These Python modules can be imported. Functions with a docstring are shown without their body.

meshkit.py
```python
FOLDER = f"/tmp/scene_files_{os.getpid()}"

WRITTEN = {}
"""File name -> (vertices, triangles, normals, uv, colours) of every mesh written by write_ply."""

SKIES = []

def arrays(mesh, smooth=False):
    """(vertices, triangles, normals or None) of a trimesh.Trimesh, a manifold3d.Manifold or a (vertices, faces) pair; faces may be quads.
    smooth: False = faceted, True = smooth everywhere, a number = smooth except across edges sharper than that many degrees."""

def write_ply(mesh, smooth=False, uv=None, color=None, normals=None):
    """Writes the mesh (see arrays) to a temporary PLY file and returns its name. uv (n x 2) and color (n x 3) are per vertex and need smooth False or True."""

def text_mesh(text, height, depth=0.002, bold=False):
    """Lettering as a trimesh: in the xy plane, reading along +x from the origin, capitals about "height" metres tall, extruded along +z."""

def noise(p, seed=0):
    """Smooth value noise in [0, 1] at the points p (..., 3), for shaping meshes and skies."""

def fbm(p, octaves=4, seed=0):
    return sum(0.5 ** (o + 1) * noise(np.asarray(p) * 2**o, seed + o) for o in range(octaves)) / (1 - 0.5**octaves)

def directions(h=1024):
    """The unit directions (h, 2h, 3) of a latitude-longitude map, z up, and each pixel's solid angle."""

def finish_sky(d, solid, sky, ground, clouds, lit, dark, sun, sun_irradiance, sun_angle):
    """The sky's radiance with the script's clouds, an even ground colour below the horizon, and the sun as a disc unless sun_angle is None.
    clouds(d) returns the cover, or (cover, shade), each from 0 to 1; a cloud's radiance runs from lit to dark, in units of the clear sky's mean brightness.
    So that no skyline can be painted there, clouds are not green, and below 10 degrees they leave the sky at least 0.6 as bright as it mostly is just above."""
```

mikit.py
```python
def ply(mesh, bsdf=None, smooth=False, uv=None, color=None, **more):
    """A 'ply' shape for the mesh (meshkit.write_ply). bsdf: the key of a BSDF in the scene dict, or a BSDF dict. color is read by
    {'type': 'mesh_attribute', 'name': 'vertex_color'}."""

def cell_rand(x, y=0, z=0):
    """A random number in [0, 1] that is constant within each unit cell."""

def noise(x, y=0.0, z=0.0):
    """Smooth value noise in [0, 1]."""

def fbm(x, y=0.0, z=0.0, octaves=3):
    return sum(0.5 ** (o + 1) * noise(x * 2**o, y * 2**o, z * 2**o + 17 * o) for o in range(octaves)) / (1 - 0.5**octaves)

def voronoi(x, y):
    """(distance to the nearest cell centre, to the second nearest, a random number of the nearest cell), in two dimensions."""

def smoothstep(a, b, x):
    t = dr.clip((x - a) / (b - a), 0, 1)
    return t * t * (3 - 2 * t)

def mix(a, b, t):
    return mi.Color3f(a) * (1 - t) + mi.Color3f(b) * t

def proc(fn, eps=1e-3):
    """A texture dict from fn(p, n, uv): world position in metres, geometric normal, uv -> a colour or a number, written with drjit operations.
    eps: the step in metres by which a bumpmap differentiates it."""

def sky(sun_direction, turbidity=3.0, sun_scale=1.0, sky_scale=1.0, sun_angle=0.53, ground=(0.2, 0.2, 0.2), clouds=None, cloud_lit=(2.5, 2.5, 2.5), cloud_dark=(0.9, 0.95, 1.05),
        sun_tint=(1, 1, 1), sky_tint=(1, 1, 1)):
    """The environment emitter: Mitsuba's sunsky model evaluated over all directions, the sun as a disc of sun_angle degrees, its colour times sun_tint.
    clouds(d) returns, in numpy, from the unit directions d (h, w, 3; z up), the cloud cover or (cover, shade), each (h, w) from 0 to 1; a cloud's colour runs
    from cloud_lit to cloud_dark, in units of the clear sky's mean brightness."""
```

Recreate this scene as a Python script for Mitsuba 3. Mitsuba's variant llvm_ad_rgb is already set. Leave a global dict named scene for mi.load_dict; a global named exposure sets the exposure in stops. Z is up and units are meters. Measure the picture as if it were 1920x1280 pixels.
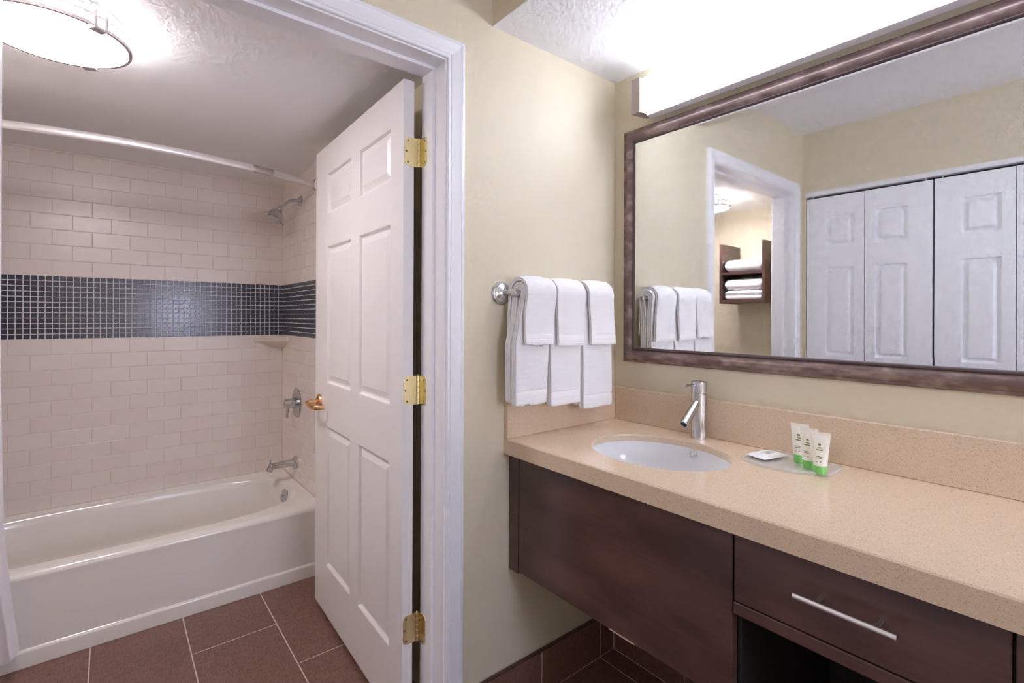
import math, numpy as np, trimesh, drjit as dr, mitsuba as mi, mikit, meshkit
from shapely.geometry import Polygon, box as sbox
from shapely.ops import unary_union
from mikit import noise, fbm, cell_rand, smoothstep, mix, proc

PI = math.pi
T = mi.ScalarTransform4f
scene, labels = {'type': 'scene'}, {}

# ---------------------------------------------------------------- camera, light, exposure
exposure = 0.0
CAM = np.array([0.0, 0.0, 1.3032])
YAW, ROLL, FOCAL, PX, PY = math.radians(38.89), math.radians(-0.2185), 926.1, 953.2, 593.7
_f = np.array([math.sin(YAW), math.cos(YAW), 0.0])
_r = np.array([math.cos(YAW), -math.sin(YAW), 0.0])
_up = np.array([0, 0, 1.0]) * math.cos(ROLL) + _r * math.sin(ROLL)
scene['camera'] = {'type': 'perspective', 'fov_axis': 'x', 'fov': math.degrees(2 * math.atan(960 / FOCAL)),
                   'near_clip': 0.01, 'far_clip': 100.0,
                   'principal_point_offset_x': (960 - PX) / 1920, 'principal_point_offset_y': (640 - PY) / 1280,
                   'to_world': T().look_at(origin=CAM.tolist(), target=(CAM + _f).tolist(), up=_up.tolist())}
VANITY_LIGHT = [10.6, 11.5, 13.8]      # fluorescent box over the mirror
BATH_LIGHT = [44.5, 41.2, 43.8]        # drum lamp on the bathroom ceiling
FILL_LIGHT = [20.0, 22.0, 31.0]         # added fill lamp, unseen behind the camera, for the cool light

# ---------------------------------------------------------------- measured places (metres)
XM, YW, YB = 1.5569, 1.2607, 1.380     # mirror wall, door wall front and back
XCL = -0.314                           # closet wall
XBR, XBL, YK = 0.849, -0.675, 3.309    # bathroom right, left, back
YA = 2.533                             # bathtub apron
ZS, ZH, ZBC = 2.2296, 2.4505, 2.118    # soffit, high ceiling, bathroom ceiling
XS = 0.9476                            # soffit edge
XJ, XLJ, ZT = 0.7612, -0.1662, 2.0538  # door opening
ZC, XCF = 0.9075, 0.9977               # counter top, counter front
YE = -2.6                              # end of the entry behind the camera


# ---------------------------------------------------------------- mesh helpers
def cbox(x0, x1, y0, y1, z0, z1, c=0.0):
    """box with chamfered edges"""
    if c <= 0:
        return trimesh.creation.box(bounds=[[x0, y0, z0], [x1, y1, z1]])
    c = min(c, 0.49 * min(x1 - x0, y1 - y0, z1 - z0))
    P = []
    for x, sx in ((x0, 1), (x1, -1)):
        for y, sy in ((y0, 1), (y1, -1)):
            for z, sz in ((z0, 1), (z1, -1)):
                P += [(x, y + sy * c, z + sz * c), (x + sx * c, y, z + sz * c), (x + sx * c, y + sy * c, z)]
    return trimesh.Trimesh(np.array(P)).convex_hull


def cat(*ms):
    return trimesh.util.concatenate([m for m in ms])


def frame_to(z, x=None):
    z = np.asarray(z, float) / np.linalg.norm(z)
    if x is None:
        x = np.array([1.0, 0, 0]) if abs(z[0]) < 0.9 else np.array([0, 1.0, 0])
    x = np.asarray(x, float) - np.dot(x, z) * z
    x /= np.linalg.norm(x)
    m = np.eye(4)
    m[:3, 0], m[:3, 1], m[:3, 2] = x, np.cross(z, x), z
    return m


def lathe(profile, origin=(0, 0, 0), axis=(0, 0, 1), n=40):
    """profile: (radius, height) pairs, turned about the axis"""
    m = trimesh.creation.revolve(np.array(profile, float), sections=n)
    m.merge_vertices()
    if m.volume < 0:
        m.invert()
    M = frame_to(axis)
    M[:3, 3] = origin
    m.apply_transform(M)
    return m


def sweep(path, radius, n=14, ry=None, up=(0, 0, 1)):
    """a round or oval bar along a path, closed at both ends"""
    p = np.asarray(path, float)
    rad = np.broadcast_to(np.asarray(radius, float), (len(p),))
    ra2 = rad if ry is None else np.broadcast_to(np.asarray(ry, float), (len(p),))
    t = np.gradient(p, axis=0)
    t /= np.linalg.norm(t, axis=1, keepdims=True)
    a = np.cross(up, t[0])
    if np.linalg.norm(a) < 1e-6:
        a = np.cross([1.0, 0, 0], t[0])
    A = []
    for k in range(len(p)):
        a = a - np.dot(a, t[k]) * t[k]
        a = a / np.linalg.norm(a)
        A.append(a)
    A = np.array(A)
    B = np.cross(t, A)
    ang = np.arange(n) * 2 * PI / n
    v = p[:, None] + rad[:, None, None] * np.cos(ang)[None, :, None] * A[:, None] + ra2[:, None, None] * np.sin(ang)[None, :, None] * B[:, None]
    V = np.vstack([v.reshape(-1, 3), p[:1], p[-1:]])
    F, L = [], len(p)
    for i in range(L - 1):
        for j in range(n):
            k = (j + 1) % n
            F += [(i * n + j, i * n + k, (i + 1) * n + k), (i * n + j, (i + 1) * n + k, (i + 1) * n + j)]
    for j in range(n):
        k = (j + 1) % n
        F += [(L * n, k, j), (L * n + 1, (L - 1) * n + j, (L - 1) * n + k)]
    m = trimesh.Trimesh(V, F, process=False)
    if m.volume < 0:
        m.invert()
    return m


def smooth_path(pts, n=24):
    p = np.asarray(pts, float)
    q = np.vstack([2 * p[0] - p[1], p, 2 * p[-1] - p[-2]])
    out = []
    per = max(2, n // (len(p) - 1))
    for i in range(1, len(q) - 2):
        for t in np.linspace(0, 1, per, endpoint=False):
            out.append(0.5 * (2 * q[i] + (q[i + 1] - q[i - 1]) * t + (2 * q[i - 1] - 5 * q[i] + 4 * q[i + 1] - q[i + 2]) * t * t
                              + (3 * q[i] - q[i - 1] - 3 * q[i + 1] + q[i + 2]) * t ** 3))
    return np.array(out + [p[-1]])


def loft(rings, cap0=True, cap1=True):
    """joins closed rings of equal count"""
    R = np.array(rings)
    L, n = R.shape[:2]
    V = R.reshape(-1, 3)
    F = []
    for i in range(L - 1):
        for j in range(n):
            k = (j + 1) % n
            F += [(i * n + j, i * n + k, (i + 1) * n + k), (i * n + j, (i + 1) * n + k, (i + 1) * n + j)]
    if cap0:
        V = np.vstack([V, R[0].mean(0)]); c = len(V) - 1
        F += [(c, (j + 1) % n, j) for j in range(n)]
    if cap1:
        V = np.vstack([V, R[-1].mean(0)]); c = len(V) - 1
        F += [(c, (L - 1) * n + j, (L - 1) * n + (j + 1) % n) for j in range(n)]
    m = trimesh.Trimesh(V, F, process=False)
    if cap0 and cap1 and m.volume < 0:
        m.invert()
    return m


def prism(poly, z0, z1):
    g = list(getattr(poly, 'geoms', [poly]))
    ms = []
    for p in g:
        m = trimesh.creation.extrude_polygon(p, z1 - z0, engine='earcut')
        m.apply_translation([0, 0, z0])
        ms.append(m)
    return cat(*ms)


def eased_prism(poly, z0, z1, c):
    """prism whose upper edge is eased by c (outer edge and holes)"""
    a, b = prism(poly, z0, z1 - c), None
    inner = poly.buffer(-c, join_style=2)
    v, f = trimesh.creation.triangulate_polygon(inner, engine='earcut')
    top = trimesh.Trimesh(np.column_stack([v, np.full(len(v), z1)]), f, process=False)
    if top.face_normals[:, 2].mean() < 0:
        top.invert()
    strips = []
    for nr, ring in enumerate([poly.exterior] + list(poly.interiors)):
        rr = np.array(ring.coords)
        src = inner.exterior if nr == 0 else min(inner.interiors, key=lambda q: abs(Polygon(q).centroid.distance(Polygon(ring).centroid)))
        from shapely.geometry import Point
        pr = np.array([src.interpolate(src.project(Point(x))).coords[0] for x in rr])
        n = len(rr)
        V = np.vstack([np.column_stack([rr, np.full(n, z1 - c)]), np.column_stack([pr, np.full(n, z1)])])
        F = []
        for i in range(n - 1):
            F += [(i, i + 1, n + i + 1), (i, n + i + 1, n + i)]
        s = trimesh.Trimesh(V, F, process=False)
        if s.face_normals[:, 2].mean() < 0:
            s.invert()
        strips.append(s)
    return cat(a, top, *strips)


def turned(profile, origin, n=64):
    """an open surface of revolution about the vertical, its normals outwards"""
    m = trimesh.creation.revolve(np.array(profile, float), sections=n)
    c = m.triangles_center
    if (m.face_normals[:, :2] * c[:, :2]).sum() < 0:
        m.invert()
    m.apply_translation(origin)
    return m


def moved(m, M):
    m = m.copy()
    m.apply_transform(M)
    return m


# ---------------------------------------------------------------- entries
used = {}


def numbered(name):
    n = used.get(name, 0)
    used[name] = n + 1
    return name if n == 0 else f'{name}_{n:03d}'


def thing(name, label, category, group=None):
    key = numbered(name)
    labels[key] = {'label': label, 'category': category}
    if group:
        labels[key]['group'] = group
    return key


def struct(name, label, category=None):
    key = numbered(name)
    labels[key] = {'label': label, 'kind': 'structure', 'category': category or name.split('_')[0]}
    return key


def put(key, mesh, mat, smooth=False, **more):
    scene[key] = mikit.ply(mesh, mat, smooth=smooth, **more)
    return key


def part(parent, name, mesh, mat, smooth=False, label=None, kind=None, **more):
    key = numbered(f'{parent}__{name}')
    put(key, mesh, mat, smooth, **more)
    d = {}
    if label:
        d['label'] = label
    if kind:
        d['kind'] = kind
    if d:
        labels[key] = d
    return key


def piece(parent, name, shape, at):
    """one more copy of a shared ply dict as a part"""
    key = numbered(f'{parent}__{name}')
    scene[key] = {**shape, 'to_world': T().translate([float(a) for a in at])}
    return key


# ---------------------------------------------------------------- materials
def rgb(*c):
    return {'type': 'rgb', 'value': list(c)}


def tex(fn, eps=1e-3):
    return proc(fn, eps)


def pr(color, rough=0.5, **k):
    return {'type': 'principled', 'base_color': color if isinstance(color, dict) else rgb(*color), 'roughness': rough, **k}


def bump(b, fn, scale, eps=1e-3):
    return {'type': 'bumpmap', 'arbitrary': proc(fn, eps), 'scale': scale, 'bsdf': b}


def two(b):
    return {'type': 'twosided', 'bsdf': b}


def M(key, b):
    scene[key] = b
    return key


WALL = M('mat_wall', two(bump(pr(tex(lambda p, n, uv: mix((0.655, 0.588, 0.445), (0.635, 0.568, 0.425), fbm(p.x * 3, p.y * 3, p.z * 3))), 0.55, specular=0.3),
                             lambda p, n, uv: fbm(p.x * 90, p.y * 90, p.z * 90, 2), 0.003)))
CEIL = M('mat_ceiling', two(bump(pr((0.80, 0.80, 0.81), 0.6, specular=0.3), lambda p, n, uv: fbm(p.x * 130, p.y * 130, p.z * 130, 2), 0.0027)))
TRIM = M('mat_trim_paint', two(pr((0.795, 0.795, 0.815), 0.28, specular=0.5)))
DOORP = M('mat_door_paint', two(pr((0.79, 0.77, 0.765), 0.35, specular=0.45)))
CLOSETP = M('mat_closet_paint', two(pr((0.85, 0.86, 0.89), 0.4, specular=0.4)))
DARK = M('mat_dark', two(pr((0.03, 0.025, 0.022), 0.8)))


def _tile(p, n, uv):
    return mix((0.74, 0.655, 0.60), (0.70, 0.615, 0.56), fbm(p.x * 2.5, p.y * 2.5, p.z * 5))


SUBWAY = [M(f'mat_subway_{i}', two(pr(c, 0.28, specular=0.4))) for i, c in enumerate([(0.75, 0.675, 0.63), (0.74, 0.66, 0.615), (0.76, 0.69, 0.64)])]
SUBGROUT = M('mat_subway_grout', two(pr((0.66, 0.575, 0.53), 0.8)))
MOSAIC = [M(f'mat_mosaic_{i}', two(pr(c, 0.2, specular=0.6))) for i, c in enumerate([(0.035, 0.04, 0.062), (0.045, 0.05, 0.075), (0.04, 0.04, 0.055), (0.05, 0.045, 0.06)])]
MOSGROUT = M('mat_mosaic_grout', two(pr((0.72, 0.70, 0.71), 0.8)))


def _linen(c0, c1):
    def fn(p, n, uv):
        a = noise(p.x * 60 + 5, p.y * 650, p.z * 650) * 0.5 + noise(p.x * 650, p.y * 60, p.z * 60) * 0.5
        return mix(c0, c1, smoothstep(0.25, 0.75, a) * 0.8 + 0.2 * fbm(p.x * 6, p.y * 6, p.z * 6))
    return fn


FLOORT = M('mat_floor_tile', two(pr(tex(_linen((0.125, 0.062, 0.046), (0.20, 0.105, 0.08))), 0.38, specular=0.4)))
FLOORG = M('mat_floor_grout', two(pr((0.55, 0.44, 0.40), 0.85)))


def _quartz(p, n, uv):
    c = mix((0.69, 0.54, 0.395), (0.63, 0.48, 0.34), fbm(p.x * 240, p.y * 240, p.z * 240, 2))
    s = cell_rand(p.x * 640, p.y * 640, p.z * 640)
    c = mix(c, (0.34, 0.22, 0.15), dr.select(s > 0.955, mi.Float(0.62), mi.Float(0)))
    s2 = cell_rand(p.x * 560 + 3, p.y * 560, p.z * 560 + 7)
    return mix(c, (0.82, 0.70, 0.56), dr.select(s2 > 0.93, mi.Float(0.4), mi.Float(0)))


QUARTZ = M('mat_quartz', two(pr(tex(_quartz), 0.16, specular=0.5)))


def _wood(p, n, uv):
    g = fbm(p.x * 7, p.y * 5, p.z * 9, 3) * 0.88 + 0.12 * noise(p.x * 30, p.y * 10, p.z * 160)
    return mix((0.048, 0.025, 0.021), (0.098, 0.049, 0.041), smoothstep(0.3, 0.75, g))


WOOD = M('mat_espresso_wood', two(pr(tex(_wood), 0.26, specular=0.55)))
INNER_SHADE = M('mat_cabinet_inside_shade', two(pr((0.012, 0.010, 0.010), 0.6)))  # near-black: the kneehole's deep shade is put into the colour of the boards
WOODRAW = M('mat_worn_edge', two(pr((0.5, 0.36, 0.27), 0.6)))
PORCELAIN = M('mat_tub_enamel', two(pr((0.80, 0.77, 0.72), 0.12, specular=0.5, clearcoat=0.5, clearcoat_gloss=0.9)))
SINKW = M('mat_sink_china', two(pr((0.82, 0.82, 0.82), 0.12, specular=0.5)))
CHROME = M('mat_chrome', two({'type': 'roughconductor', 'material': 'none', 'alpha': 0.035, 'specular_reflectance': rgb(0.64, 0.64, 0.66)}))
NICKEL = M('mat_nickel', two({'type': 'roughconductor', 'material': 'none', 'alpha': 0.22, 'specular_reflectance': rgb(0.72, 0.68, 0.68)}))
RODM = M('mat_rod', two(pr((0.80, 0.78, 0.79), 0.28, metallic=0.55)))
STEEL = M('mat_brushed_steel', two({'type': 'roughconductor', 'material': 'none', 'alpha': 0.25, 'specular_reflectance': rgb(0.80, 0.77, 0.77)}))
BRASS = M('mat_brass', two({'type': 'roughconductor', 'material': 'none', 'alpha': 0.14, 'specular_reflectance': rgb(0.86, 0.74, 0.42)}))
COPPER = M('mat_copper', two({'type': 'roughconductor', 'material': 'none', 'alpha': 0.14, 'specular_reflectance': rgb(0.86, 0.52, 0.28)}))
MIRRORM = M('mat_mirror', two({'type': 'conductor', 'material': 'none', 'specular_reflectance': rgb(0.92, 0.935, 0.94)}))


def _bronze(p, n, uv):
    a = fbm(p.x * 38, p.y * 24, p.z * 38, 4)
    return mix((0.15, 0.098, 0.088), (0.31, 0.23, 0.21), smoothstep(0.38, 0.80, a))


BRONZE = M('mat_bronze_frame', two(pr(tex(_bronze), 0.36, metallic=0.4, specular=0.5)))
BRONZED = M('mat_bronze_dark', two(pr((0.07, 0.045, 0.045), 0.3, metallic=0.2)))
BRASSD = M('mat_screw', two(pr((0.09, 0.06, 0.03), 0.4, metallic=0.5)))
CAPM = M('mat_light_cap', two(pr((0.36, 0.30, 0.28), 0.4, metallic=0.2)))


def _terry(p, n, uv):
    a = dr.sin(p.x * 620 + p.z * 420) * dr.sin(p.z * 620 - p.x * 420)
    return a * 0.5 + 0.5 + 0.5 * noise(p.x * 500, p.y * 500, p.z * 500)


TOWEL = M('mat_towel', two(bump(pr((0.87, 0.855, 0.86), 0.95, specular=0.05, sheen=0.4), _terry, 0.0007, 5e-4)))
TOWELB = M('mat_towel_band', two(bump(pr((0.87, 0.855, 0.86), 0.9, specular=0.05, sheen=0.3),
                                      lambda p, n, uv: dr.sin(p.x * 800) * dr.sin(p.z * 800) * 0.4 + 0.5 + 0.5 * noise(p.x * 500, p.y * 500, p.z * 500), 0.0006, 5e-4)))
CURTAIN = M('mat_curtain', two(bump(pr((0.80, 0.78, 0.82), 0.85, specular=0.1), lambda p, n, uv: noise(p.x * 300, p.y * 300, p.z * 300), 0.001)))
TAG = M('mat_tag', two(pr((0.25, 0.24, 0.27), 0.7)))
ALMOND = M('mat_shelf_ceramic', two(pr((0.72, 0.655, 0.57), 0.15, specular=0.5)))
TUBEM = M('mat_tube', two(pr((0.86, 0.84, 0.74), 0.35, specular=0.4)))
GREEN = M('mat_green_cap', two(pr((0.20, 0.55, 0.13), 0.3, specular=0.5)))
PRINT = M('mat_print', two(pr((0.20, 0.22, 0.08), 0.6)))
PRINTG = M('mat_print_grey', two(pr((0.42, 0.48, 0.45), 0.6)))
SOAPM = M('mat_soap_wrapper', two(pr((0.86, 0.86, 0.84), 0.4)))
TRAYM = M('mat_tray_glass', {'type': 'blendbsdf', 'weight': 0.28, 'clear': {'type': 'thindielectric', 'int_ior': 1.5}, 'frost': two({'type': 'diffuse', 'reflectance': rgb(0.78, 0.78, 0.74)})})
BLACK = M('mat_black', two(pr((0.01, 0.01, 0.01), 0.5)))
LAMPOFF = M('mat_lamp_glass', two(pr((0.85, 0.85, 0.85), 0.4)))


def emit(c):
    return {'emitter': {'type': 'area', 'radiance': rgb(*c)}}


# ================================================================ THE SETTING
def wall_panel(rect, holes, plane, a0, a1):
    """a slab with rectangular holes; plane 'y': polygon in (x, z), thick from a0 to a1 along y; plane 'x': polygon in (y, z)"""
    poly = sbox(*rect)
    for h in holes:
        poly = poly.difference(sbox(*h))
    m = prism(poly, a0, a1)
    P = np.eye(4)
    if plane == 'y':
        P[:3, :3] = np.array([[1, 0, 0], [0, 0, 1], [0, 1, 0]])
    else:
        P[:3, :3] = np.array([[0, 0, 1], [1, 0, 0], [0, 1, 0]])
    m.apply_transform(P)
    if np.linalg.det(P[:3, :3]) < 0:
        m.invert()
    return m


W = struct('wall_back', 'beige textured wall with the open bathroom doorway and the towel bar', 'wall')
put(W, wall_panel((-0.80, 0, XM, ZH), [(XLJ - 0.03, -1, XJ + 0.03, ZT + 0.03)], 'y', YW, YB), WALL)
W = struct('wall_right', 'beige textured wall behind the framed mirror and vanity', 'wall')
put(W, cbox(XM, XM + 0.1, YE, YB, 0, ZH), WALL)
W = struct('wall_left', 'beige wall above and beside the bifold closet doors seen in the mirror', 'wall')
CY0, CY1, CZ = 0.013, 1.2435, 2.083
put(W, wall_panel((YE, 0, YW, ZH), [(CY0, -1, CY1, CZ)], 'x', XCL - 0.09, XCL), WALL)
part(W, 'closet_lining', cat(cbox(XCL - 0.62, XCL - 0.60, CY0 - 0.05, CY1 + 0.004, 0, CZ + 0.1), cbox(XCL - 0.62, XCL - 0.09, CY0 - 0.07, CY0 - 0.05, 0, CZ + 0.1),
                             cbox(XCL - 0.62, XCL - 0.09, CY0 - 0.07, CY1 + 0.004, CZ + 0.1, CZ + 0.12)), DARK)
W = struct('wall_rear', 'beige wall at the end of the entry', 'wall')
put(W, cbox(XCL - 0.1, XM + 0.1, YE - 0.1, YE, 0, ZH), WALL)
WBB = struct('wall_bath_back', 'bathtub back wall of cream subway tile with a dark mosaic band', 'wall')
put(WBB, cbox(XBL - 0.1, XBR + 0.1, YK - 0.0046, YK + 0.1, 0, ZBC), SUBGROUT)
WBR = struct('wall_bath_right', 'shower wall of cream subway tile carrying the chrome shower fittings', 'wall')
put(WBR, cbox(XBR, XBR + 0.1, YB, YK, 0, ZBC), WALL)
WBL = struct('wall_bath_left', 'beige bathroom wall that carries the dark towel shelf seen in the mirror', 'wall')
put(WBL, cbox(XBL - 0.1, XBL, YB, YK, 0, ZBC), WALL)
C = struct('ceiling', 'white textured high ceiling of the entry', 'ceiling')
put(C, cbox(XCL - 0.1, XS + 0.02, YE, YB, ZH, ZH + 0.1), CEIL)
C = struct('ceiling_soffit', 'white textured low soffit over the vanity', 'ceiling')
put(C, cbox(XS, XM, YE, YW, ZS, ZH), WALL)
part(C, 'soffit_underside', cbox(XS, XM, YE, YW, ZS - 0.001, ZS), CEIL)
C = struct('ceiling_bath', 'white textured bathroom ceiling with the round drum lamp', 'ceiling')
put(C, cbox(XBL - 0.1, XBR + 0.1, YB, YK + 0.1, ZBC, ZBC + 0.1), CEIL)

# ---- floor of large brown tiles with pale joints
F = struct('floor', 'brown linen-textured floor tiles laid in running bond with pale grout', 'floor')
put(F, cbox(XBL - 0.1, XM + 0.1, YE - 0.1, YK + 0.1, -0.06, -0.0009), FLOORG)
area = unary_union([sbox(XBL, YB, XBR, YA + 0.01), sbox(XCL, YE, XM, YW), sbox(XLJ, YW - 0.01, XJ, YB + 0.01)])
TX, TY, TG = 0.2482, 2.2408, 0.0022
for i in range(-4, 6):
    for k in range(-9, 3):
        x0 = TX + 0.3048 * i
        y0 = TY + 0.6096 * k + (0.3048 if i % 2 else 0)
        g = sbox(x0 + TG, y0 + TG, x0 + 0.3048 - TG, y0 + 0.6096 - TG).intersection(area)
        for q in getattr(g, 'geoms', [g]):
            if q.area > 1e-3 and q.geom_type == 'Polygon':
                q = Polygon(q.exterior).buffer(0)
                part(F, 'tile', eased_prism(q, -0.006, 0.0, 0.0006), FLOORT)

# ---- bathtub surround tiles
ZMB, ZMT = 1.1844, 1.4964          # mosaic band
TW, TH, GR = 0.1524, 0.0762, 0.0014
rng = np.random.default_rng(7)


def tile_mesh(w, h, d, c):
    """frustum tile in the (a, b) plane, facing -n; local frame: a to the right, b up, n away"""
    w, h = w / 2, h / 2
    V = [(-w, 0, -h), (w, 0, -h), (w, 0, h), (-w, 0, h), (-w, -d + c * 0.5, -h), (w, -d + c * 0.5, -h), (w, -d + c * 0.5, h), (-w, -d + c * 0.5, h),
         (-w + c, -d, -h + c), (w - c, -d, -h + c), (w - c, -d, h - c), (-w + c, -d, h - c)]
    F = []
    for o in (0, 4):
        for j in range(4):
            k = (j + 1) % 4
            F += [(o + j, o + k, o + 4 + k), (o + j, o + 4 + k, o + 4 + j)]
    F += [(8, 9, 10), (8, 10, 11)]
    return trimesh.Trimesh(V, F, process=False)


ROTX = np.array([[0, -1, 0, 0], [1, 0, 0, 0], [0, 0, 1, 0], [0, 0, 0, 1.0]])   # -y face -> +x ... turned below
cache = {}


def tile_shape(w, h, d, c, mat, side):
    k = (round(w, 4), round(h, 4), d, mat, side)
    if k not in cache:
        m = tile_mesh(w, h, d, c)
        if side:                     # faces -x, a runs along y
            m.apply_transform(np.array([[0, 1, 0, 0], [-1, 0, 0, 0], [0, 0, 1, 0], [0, 0, 0, 1.0]]))
        cache[k] = mikit.ply(m, mat)
    return cache[k]


def rows():
    """(z centre, row height, row parity)"""
    out = []
    z, j = ZMB, 0
    while z > 0.355:
        lo = max(z - TH, 0.352)
        if z - lo > 0.012:
            out.append(((z + lo) / 2, z - lo, j % 2))
        z -= TH
        j += 1
    z, j = ZMT, 0
    while z < ZBC - 0.01:
        hi = min(z + TH, ZBC)
        out.append(((z + hi) / 2, hi - z, j % 2))
        z += TH
        j += 1
    return out


for zc, hh, par in rows():
    x1 = XBR - 0.006
    first = TW if par == 0 else TW / 2
    while x1 > XBL + 0.01:
        x0 = max(x1 - first, XBL + 0.006)
        if x1 - x0 > 0.01:
            piece(WBB, 'subway_tile', tile_shape(x1 - x0 - 2 * GR, hh - 2 * GR, 0.006, 0.0010, SUBWAY[rng.integers(3)], 0), ((x0 + x1) / 2, YK, zc))
        x1, first = x0, TW
YT0 = 2.462                          # tile starts here on the shower wall
part(WBR, 'tile_bed', cbox(XBR - 0.0046, XBR, YT0, YK - 0.0046, 0.0, ZBC), SUBGROUT)
for zc, hh, par in rows() + [(0.352 - TH * (j + 0.5), TH, j % 2) for j in range(4)]:
    y1 = YK - 0.006
    first = TW if par else TW / 2
    while y1 > YT0 + 0.01:
        y0 = max(y1 - first, YT0)
        if not (zc < 0.352 and y1 > YA):
            piece(WBR, 'subway_tile', tile_shape(y1 - y0 - 2 * GR, hh - 2 * GR, 0.006, 0.0010, SUBWAY[rng.integers(3)], 1), (XBR, (y0 + y1) / 2, zc))
        y1, first = y0, TW
# mosaic band: one-inch tiles, 12 rows
MP = 0.026
part(WBB, 'mosaic_grout', cbox(XBL, XBR - 0.0042, YK - 0.0050, YK - 0.0046, ZMB, ZMT), MOSGROUT)
part(WBR, 'mosaic_grout', cbox(XBR - 0.0050, XBR - 0.0046, YT0, YK - 0.0052, ZMB, ZMT), MOSGROUT)
ncol = int((XBR - 0.004 - XBL) / MP)
spots = [(XBR - 0.004 - MP * (c + 0.5), ZMB + MP * (r + 0.5)) for c in range(ncol) for r in range(12)]
spots.sort(key=lambda s: (abs(s[0] + 0.06) if s[0] > -0.41 else 9, s[1]))
rest = []
for n_, (x, z) in enumerate(spots):
    if n_ < 300:
        piece(WBB, 'mosaic_tile', tile_shape(MP - 0.0034, MP - 0.0034, 0.0064, 0.0014, MOSAIC[rng.integers(4)], 0), (x, YK, z))
    else:
        rest.append(moved(tile_mesh(MP - 0.0034, MP - 0.0034, 0.0064, 0.0014), trimesh.transformations.translation_matrix([x, YK, z])))
part(WBB, 'mosaic_field', cat(*rest), MOSAIC[0], kind='stuff')
side = []
RS = np.array([[0, 1, 0, 0], [-1, 0, 0, 0], [0, 0, 1, 0], [0, 0, 0, 1.0]])
for c in range(int((YK - 0.006 - YT0) / MP)):
    for r in range(12):
        m = moved(tile_mesh(MP - 0.0034, MP - 0.0034, 0.0052, 0.0014), RS)
        m.apply_translation([XBR - 0.0012, YK - 0.006 - MP * (c + 0.5), ZMB + MP * (r + 0.5)])
        side.append(m)
part(WBR, 'mosaic_field', cat(*side), MOSAIC[2], kind='stuff')

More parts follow.
